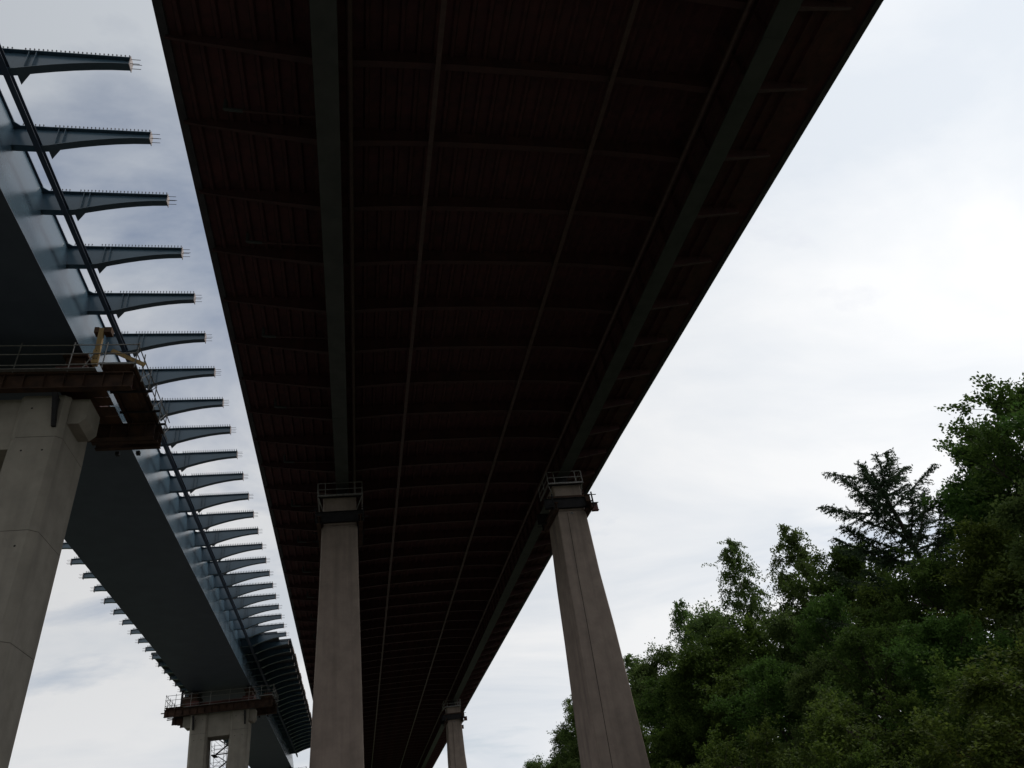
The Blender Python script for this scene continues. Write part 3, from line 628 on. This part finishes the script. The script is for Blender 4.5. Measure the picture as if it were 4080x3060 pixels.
def broadleaf(h, spread, leafmat, nlimb=9, base=0.25, leaf=(0.17, 0.11), nleaf=26, flat=0.25, droop=0.0, top=1.0, clump=0.30, sub=7, tw=6, twl=1.0):
    """trunk > limbs > branches > twigs, leaves in clumps round the twigs"""
    paths = []; tips = []; dirs = []
    T, _ = bent((0, 0, 0), (0, 0, 1), h * 0.93, 10, 0.3, 0.05); rad = np.linspace(h * 0.016, h * 0.002, 11); paths.append((T, rad))
    for i in range(nlimb):
        f = base + (0.97 - base) * (i + rng.uniform(0, 0.8)) / nlimb; p = T[0] + (T[-1] - T[0]) * f; idx = f * 10; i0 = int(min(9, idx)); p = T[i0] + (T[i0 + 1] - T[i0]) * (idx - i0)
        az = i * 2.4 + rng.normal(0, .35); g = (f - base) / (1 - base); ln = spread * (math.sin(math.pi * (0.18 + 0.80 * g) ** 0.8) * 0.85 + 0.2) * rng.uniform(0.8, 1.15)
        el = 0.15 + 0.85 * g * top - droop * 0.3
        ln *= rng.uniform(0.72, 1.22); P, d = bent(p, (math.cos(az) * math.cos(el), math.sin(az) * math.cos(el), math.sin(el)), ln, 6, 0.35 - droop * 0.6, 0.13); paths.append((P, np.linspace(h * 0.006, 0.02, 7)))
        for j in range(sub):
            q = rng.uniform(0.25, 1.0); k = q * 5.99; k0 = int(k); bp = P[k0] + (P[k0 + 1] - P[k0]) * (k - k0); bd = d + rng.normal(0, 0.65, 3); bd[2] += 0.1 - droop * 0.5
            B, d2 = bent(bp, bd, ln * (0.5 - 0.15 * q) * rng.uniform(0.7, 1.2) + 0.5, 4, 0.2 - droop * 0.9, 0.16); paths.append((B, np.linspace(0.022, 0.008, 5)))
            for m_ in range(tw):
                q2 = rng.uniform(0.2, 1.0); k = q2 * 3.99; k0 = int(k); tp = B[k0] + (B[k0 + 1] - B[k0]) * (k - k0); td = d2 + rng.normal(0, 0.7, 3); td[2] -= droop * 0.9
                td /= np.linalg.norm(td); tl = rng.uniform(0.35, 0.85) * twl
                for s in (0.3, 0.65, 1.0): tips.append(tp + td * tl * s + np.array([0, 0, -droop * 0.35 * s * s])); dirs.append(td + np.array([0, 0, -droop * s]))
    tips = np.array(tips); dirs = np.array(dirs); k = nleaf // 3 + 1
    C = np.repeat(tips, k, 0) + rng.normal(0, clump, (len(tips) * k, 3)) * np.array([1, 1, 0.75]); Dm = np.repeat(dirs, k, 0)
    V, F = leaves(C, Dm, leaf[0], leaf[1], flat); cv = np_mesh('crown', V, F, leafmat)
    return paths, cv
def birch(h, spread):
    paths = []; C = []; D = []
    T, _ = bent((0, 0, 0), (0.02, 0, 1), h, 12, 0.2, 0.05); paths.append((T, np.linspace(h * 0.009, 0.012, 13)))
    n = 52
    for i in range(n):
        f = 0.28 + 0.71 * (i + rng.uniform(0, .9)) / n; idx = min(11.99, f * 12); i0 = int(idx); p = T[i0] + (T[i0 + 1] - T[i0]) * (idx - i0)
        az = i * 2.4 + rng.normal(0, .3); ln = spread * (0.06 + 1.08 * ((1 - f) / 0.72) ** 0.85 * (1 - max(0, 0.45 - f) * 2.2)) * rng.uniform(0.7, 1.2); el = 0.6 + 0.55 * f
        P, d = bent(p, (math.cos(az) * math.cos(el), math.sin(az) * math.cos(el), math.sin(el)), ln, 6, -0.75, 0.10); paths.append((P, np.linspace(0.035, 0.008, 7)))
        for j in range(int(8 + ln * 5.0)):
            q = rng.uniform(0.2, 1.0) * 5.99; k0 = int(q); b = P[k0] + (P[k0 + 1] - P[k0]) * (q - k0); d2 = d + rng.normal(0, .5, 3); d2[2] -= 0.5
            tl = rng.uniform(0.6, 1.8) * (0.45 + 0.55 * min(1, ln / 1.6)); Q, d3 = bent(b, d2, tl, 5, -1.3, 0.10)
            for s in np.linspace(0.1, 1, 9):
                k = s * 4.99; k0 = int(k); pt = Q[k0] + (Q[k0 + 1] - Q[k0]) * (k - k0)
                for _ in range(4): C.append(pt + rng.normal(0, 0.075, 3)); D.append(np.array([0, 0, -1.0]) + rng.normal(0, .4, 3))
    V, F = leaves(np.array(C), np.array(D), 0.15, 0.10); return paths, np_mesh('crown', V, F, 'birch_leaves')
def larch(h, spread):
    """open conifer crown: leaning trunk that splits into several upswept leaders, long branches with hanging twigs"""
    paths = []; C = []; D = []
    T, _ = bent((0, 0, 0), (-0.05, 0, 1), h * 0.90, 10, 0.15, 0.03); paths.append((T, np.linspace(h * 0.013, 0.07, 11)))
    br = []
    for i in range(44):
        f = 0.30 + 0.68 * i / 44; idx = min(9.99, f * 10); i0 = int(idx); p = T[i0] + (T[i0 + 1] - T[i0]) * (idx - i0); az = i * 2.4 + rng.normal(0, .4)
        ln = spread * (1.12 - f * 0.75) * rng.uniform(0.7, 1.2); br.append((p, az, 0.05 + 0.55 * max(0, f - .4), ln, 0.45))
    for az, el, ln, f in ((2.75, 1.0, 4.0, .86), (3.3, .75, 5.2, .72), (1.2, 1.25, 2.8, .95), (0.0, 0.80, 6.0, .74), (-0.4, .95, 5.4, .66), (4.3, 1.2, 2.6, .97), (5.4, 1.1, 3.2, .9), (2.2, 1.35, 2.6, .98), (3.0, .55, 5.0, .62), (2.6, .35, 5.6, .55)):
        i0 = int(f * 10); br.append((T[i0], az, el, ln, 0.5))
    for p, az, el, ln, upc in br:
        P, d = bent(p, (math.cos(az) * math.cos(el), math.sin(az) * math.cos(el), math.sin(el)), ln, 8, upc, 0.05); paths.append((P, np.linspace(0.055, 0.01, 9)))
        nt_ = int(ln * 15)
        for j in range(nt_):
            q = (0.10 + 0.90 * j / nt_) * 7.99; k0 = int(q); b = P[k0] + (P[k0 + 1] - P[k0]) * (q - k0); t_ = P[k0 + 1] - P[k0]; t_ /= np.linalg.norm(t_); sd = np.cross(t_, [0, 0, 1]) * (1 if j % 2 else -1)
            d2 = t_ * 0.75 + sd * 0.75 + np.array([0, 0, -0.35]) + rng.normal(0, .3, 3); tl = (0.95 - 0.75 * j / nt_) * rng.uniform(0.5, 1.1) + 0.12
            Q, d3 = bent(b, d2, tl, 3, -0.55, 0.1)
            for s in np.linspace(0, 1, int(5 + tl * 11)):
                k = s * 2.99; k0 = int(k); pt = Q[k0] + (Q[k0 + 1] - Q[k0]) * (k - k0)
                for _ in range(2): C.append(pt + rng.normal(0, 0.03, 3)); D.append(d3 + rng.normal(0, .7, 3))
    V, F = leaves(np.array(C), np.array(D), 0.19, 0.05); return paths, np_mesh('crown', V, F, 'larch_needles')

protos = {}
def proto_tree(key, h, gen, bark):
    paths, cme = gen; V, F = tubes(paths); tm = np_mesh('trunk', V, F, bark); tm.polygons.foreach_set('use_smooth', [True] * len(tm.polygons)); 
    co = np.empty(len(cme.vertices) * 3, np.float32); cme.vertices.foreach_get('co', co); co = co.reshape(-1, 3); zs = co[:, 2]; top = co[zs > zs.max() - 0.6].mean(0)
    protos[key] = (float(zs.max()), tm, cme, float(top[0]), float(top[1]))
proto_tree('oak', 20, broadleaf(20, 6.2, 'oak_leaves', 19, 0.20, (0.21, 0.15), 24, 0.1, 0, 1.0, 0.17, 10, 7, 1.4), 'bark')
proto_tree('oak2', 18, broadleaf(18, 5.4, 'oak_leaves', 18, 0.12, (0.23, 0.17), 36, 0.1, 0, 1.0, 0.25, 9, 8, 1.4), 'bark')
proto_tree('beech', 16, broadleaf(16, 5.0, 'beech_leaves', 18, 0.06, (0.23, 0.15), 36, 0.65, 0.3, 0.7, 0.20, 9, 8, 1.9), 'bark')
proto_tree('lime', 17, broadleaf(17, 4.2, 'birch_leaves', 18, 0.08, (0.21, 0.14), 36, 0.1, 0.45, 1.1, 0.24, 9, 8, 1.5), 'bark')
rng = np.random.default_rng(21)
proto_tree('birch', 18, birch(18, 3.6), 'birch_bark')
proto_tree('birch2', 17, birch(17, 3.6), 'birch_bark')
rng = np.random.default_rng(5)
proto_tree('larch', 20, larch(20, 6.6), 'bark')
rng = np.random.default_rng(9)
proto_tree('shrub', 7, broadleaf(7, 3.4, 'beech_leaves', 9, 0.05, (0.17, 0.11), 42, 0.75, 0.35, 0.62, 0.14, 9, 9, 1.7), 'bark')
proto_tree('pale_shrub', 6, broadleaf(6, 3.0, 'pale_leaves', 9, 0.05, (0.16, 0.11), 36, 0.4, 0.2, 0.8, 0.15, 9, 8, 1.4), 'bark')

def tree(kind, name, az, el, dist, label, group, rot=0.0, wide=1.0, bushy=None):
    """top seen at bearing az and elevation el; it stands on the ground at this distance"""
    dist *= 0.8; x, y = math.sin(R(az)) * dist, math.cos(R(az)) * dist; gz = ground_z(x, y); topz = math.tan(R(el)) * dist; h = topz - gz
    ph, tm, cme, tx, ty = protos[kind]; s = h / ph; c_, s_ = math.cos(rot), math.sin(rot)
    x -= (tx * c_ - ty * s_) * s * wide; y -= (tx * s_ + ty * c_) * s * wide; gz = min(gz, ground_z(x, y))
    t = thing(name, (x, y, gz - 0.1), label, 'shrub' if 'shrub' in name else 'tree', group); t.scale = (s * wide, s * wide, s); t.rotation_euler = (0, 0, rot)
    for nm, me in (('trunk', tm), ('crown', cme)):
        o = bpy.data.objects.new(nm, me); COL.objects.link(o); o.parent = t
    return h
SK = 'trees on the skyline of the slope'; MD = 'trees in the middle of the slope'; FR = 'shrubs at the foot of the slope'
T_ = [
 ('lime', 'broadleaf_tree', 12.6, 6.9, 158, 'lowest leafy tree where the wood tapers off, beyond the jointed pier', SK, 0.3, 1.2),
 ('lime', 'broadleaf_tree', 14.6, 8.6, 146, 'bushy green tree just beyond the tapering end of the wood', SK, 1.3, 1.1),
 ('birch2', 'birch_tree', 15.7, 10.3, 135, 'wispy thin-tipped tree close to the tapering end of the wood', SK, 2.2, 1.1),
 ('lime', 'broadleaf_tree', 17.8, 10.8, 128, 'leafy tree mostly hidden behind the jointed pier', SK, 4.2, 1.2),
 ('birch', 'birch_tree', 20.4, 12.2, 120, 'feathery pale green tree directly behind the jointed pier', SK, 0.8, 1.25),
 ('lime', 'broadleaf_tree', 22.3, 13.1, 108, 'dense rounded green tree between pier and tall thin tip', SK, 2.8, 1.1),
 ('birch2', 'birch_tree', 25.1, 15.2, 100, 'tall thin tree tip standing up above its neighbours', SK, 3.5, 0.9),
 ('lime', 'broadleaf_tree', 27.0, 15.0, 94, 'full leafy tree sloping up towards the two birch tops', SK, 5.2, 1.1),
 ('birch', 'birch_tree', 30.1, 18.6, 84, 'pointed birch top with drooping twigs, standing clear against the sky', SK, 4.0, 0.92),
 ('birch2', 'birch_tree', 34.2, 18.9, 80, 'leaning birch top next to the lower oak and the larch', SK, 1.1, 1.02),
 ('oak2', 'oak_tree', 37.4, 16.5, 76, 'low rounded oak crown between the birch tops and the larch', SK, 2.0, 0.95),
 ('larch', 'larch_tree', 42.4, 21.2, 64, 'dark open larch with upswept branches and several tips', SK, 0.3, 1.3),
 ('oak', 'oak_tree', 48.9, 21.0, 62, 'leafy oak crown next to the larch, lower than the tallest oak', SK, 0.9, 0.85),
 ('oak2', 'oak_tree', 47.4, 18.6, 60, 'rounded oak crown joining the larch to the leafy oak', SK, 4.1, 0.8),
 ('oak', 'oak_tree', 52.2, 22.8, 58, 'tallest oak of the wood with sky showing through its branches', SK, 2.9, 1.1),
 ('oak2', 'oak_tree', 56.5, 22.0, 55, 'oak at the outer end of the wood past the tallest oak', SK, 1.9, 1.0),
 # middle of the slope
 ('beech', 'beech_tree', 19.0, 8.6, 105, 'beech filling the gap behind the foot of the jointed pier', MD, 0.4, 1.3),
 ('oak2', 'oak_tree', 23.0, 10.8, 88, 'dark rounded oak below the dense tree by the pier', MD, 2.1, 1.05),
 ('oak2', 'oak_tree', 25.6, 11.8, 78, 'very dark rounded tree below the tall thin tip', MD, 3.8, 1.0),
 ('beech', 'beech_tree', 28.6, 13.6, 78, 'beech crown below the pointed birch top', MD, 5.0, 1.15),
 ('lime', 'broadleaf_tree', 31.8, 13.4, 70, 'soft leafy tree below and between the two birch tops', MD, 0.9, 1.2),
 ('oak', 'oak_tree', 34.8, 13.6, 66, 'dark oak below the leaning birch top', MD, 4.4, 0.95),
 ('beech', 'beech_tree', 38.3, 13.6, 58, 'beech crown below the low rounded oak', MD, 2.6, 1.1),
 ('oak', 'oak_tree', 41.8, 14.0, 55, 'dark broad oak hiding the lower half of the larch', MD, 1.6, 1.05),
 ('beech', 'beech_tree', 45.4, 15.6, 52, 'beech crown below the leafy oak beside the larch', MD, 3.2, 1.15),
 ('lime', 'broadleaf_tree', 49.8, 17.0, 46, 'pale leafy tree in front of the tallest oak', MD, 5.5, 1.0),
 ('beech', 'beech_tree', 54.5, 17.5, 44, 'beech at the outer end of the wood below the oaks', MD, 0.5, 1.2),
 ('oak2', 'oak_tree', 29.6, 10.4, 62, 'dark oak deep in the wood below the beech crown', MD, 1.2, 1.1),
 ('oak', 'oak_tree', 36.6, 11.2, 50, 'dark shaded oak in the hollow of the wood', MD, 5.9, 1.1),
 ('lime', 'broadleaf_tree', 33.0, 10.2, 56, 'greyish green tree low in the hollow of the wood', MD, 3.0, 1.1),
 ('oak2', 'oak_tree', 41.0, 10.6, 44, 'shaded oak low below the broad dark oak', MD, 2.3, 1.15),
 ('beech', 'beech_tree', 22.0, 7.6, 78, 'beech low beside the foot of the jointed pier', MD, 4.8, 1.2),
 ('beech', 'beech_tree', 14.0, 5.6, 125, 'low beech below the wispy tree at the tapering end of the wood', MD, 3.1, 1.4),
 # foot of the slope
 ('shrub', 'hazel_shrub', 25.2, 6.8, 58, 'dark hazel shrub in front of the rounded tree near the pier', FR, 0.2, 1.2),
 ('shrub', 'hazel_shrub', 28.8, 7.0, 48, 'hazel shrub with layered sprays below the dark oak', FR, 1.7, 1.1),
 ('shrub', 'hazel_shrub', 32.8, 8.0, 42, 'broad yellowish hazel shrub with level sprays in the hollow', FR, 3.1, 1.15),
 ('shrub', 'hazel_shrub', 36.4, 7.4, 40, 'hazel shrub between the yellowish hazel and the tall shrub', FR, 4.4, 1.1),
 ('shrub', 'hazel_shrub', 40.2, 8.6, 36, 'tall hazel shrub with arching sprays below the shaded oak', FR, 5.3, 1.0),
 ('pale_shrub', 'elder_shrub', 43.2, 4.2, 33, 'small bright yellow-green shrub at the edge of the wood', FR, 0.6, 1.0),
 ('shrub', 'hazel_shrub', 45.5, 8.8, 36, 'hazel shrub behind the bright yellow-green one', FR, 2.4, 1.2),
 ('shrub', 'hazel_shrub', 21.6, 5.2, 66, 'low hazel shrub at the jointed pier foot', FR, 3.9, 1.3),
 ('shrub', 'hazel_shrub', 38.4, 4.0, 33, 'low hazel shrub in front of the tall one', FR, 1.0, 1.2),
 ('shrub', 'hazel_shrub', 34.4, 4.4, 36, 'low hazel shrub in front of the yellowish hazel', FR, 2.0, 1.2),
 ('shrub', 'hazel_shrub', 30.2, 4.4, 40, 'low hazel shrub at the road side below the dark oak', FR, 5.0, 1.2),
]
for a in T_: tree(*a)
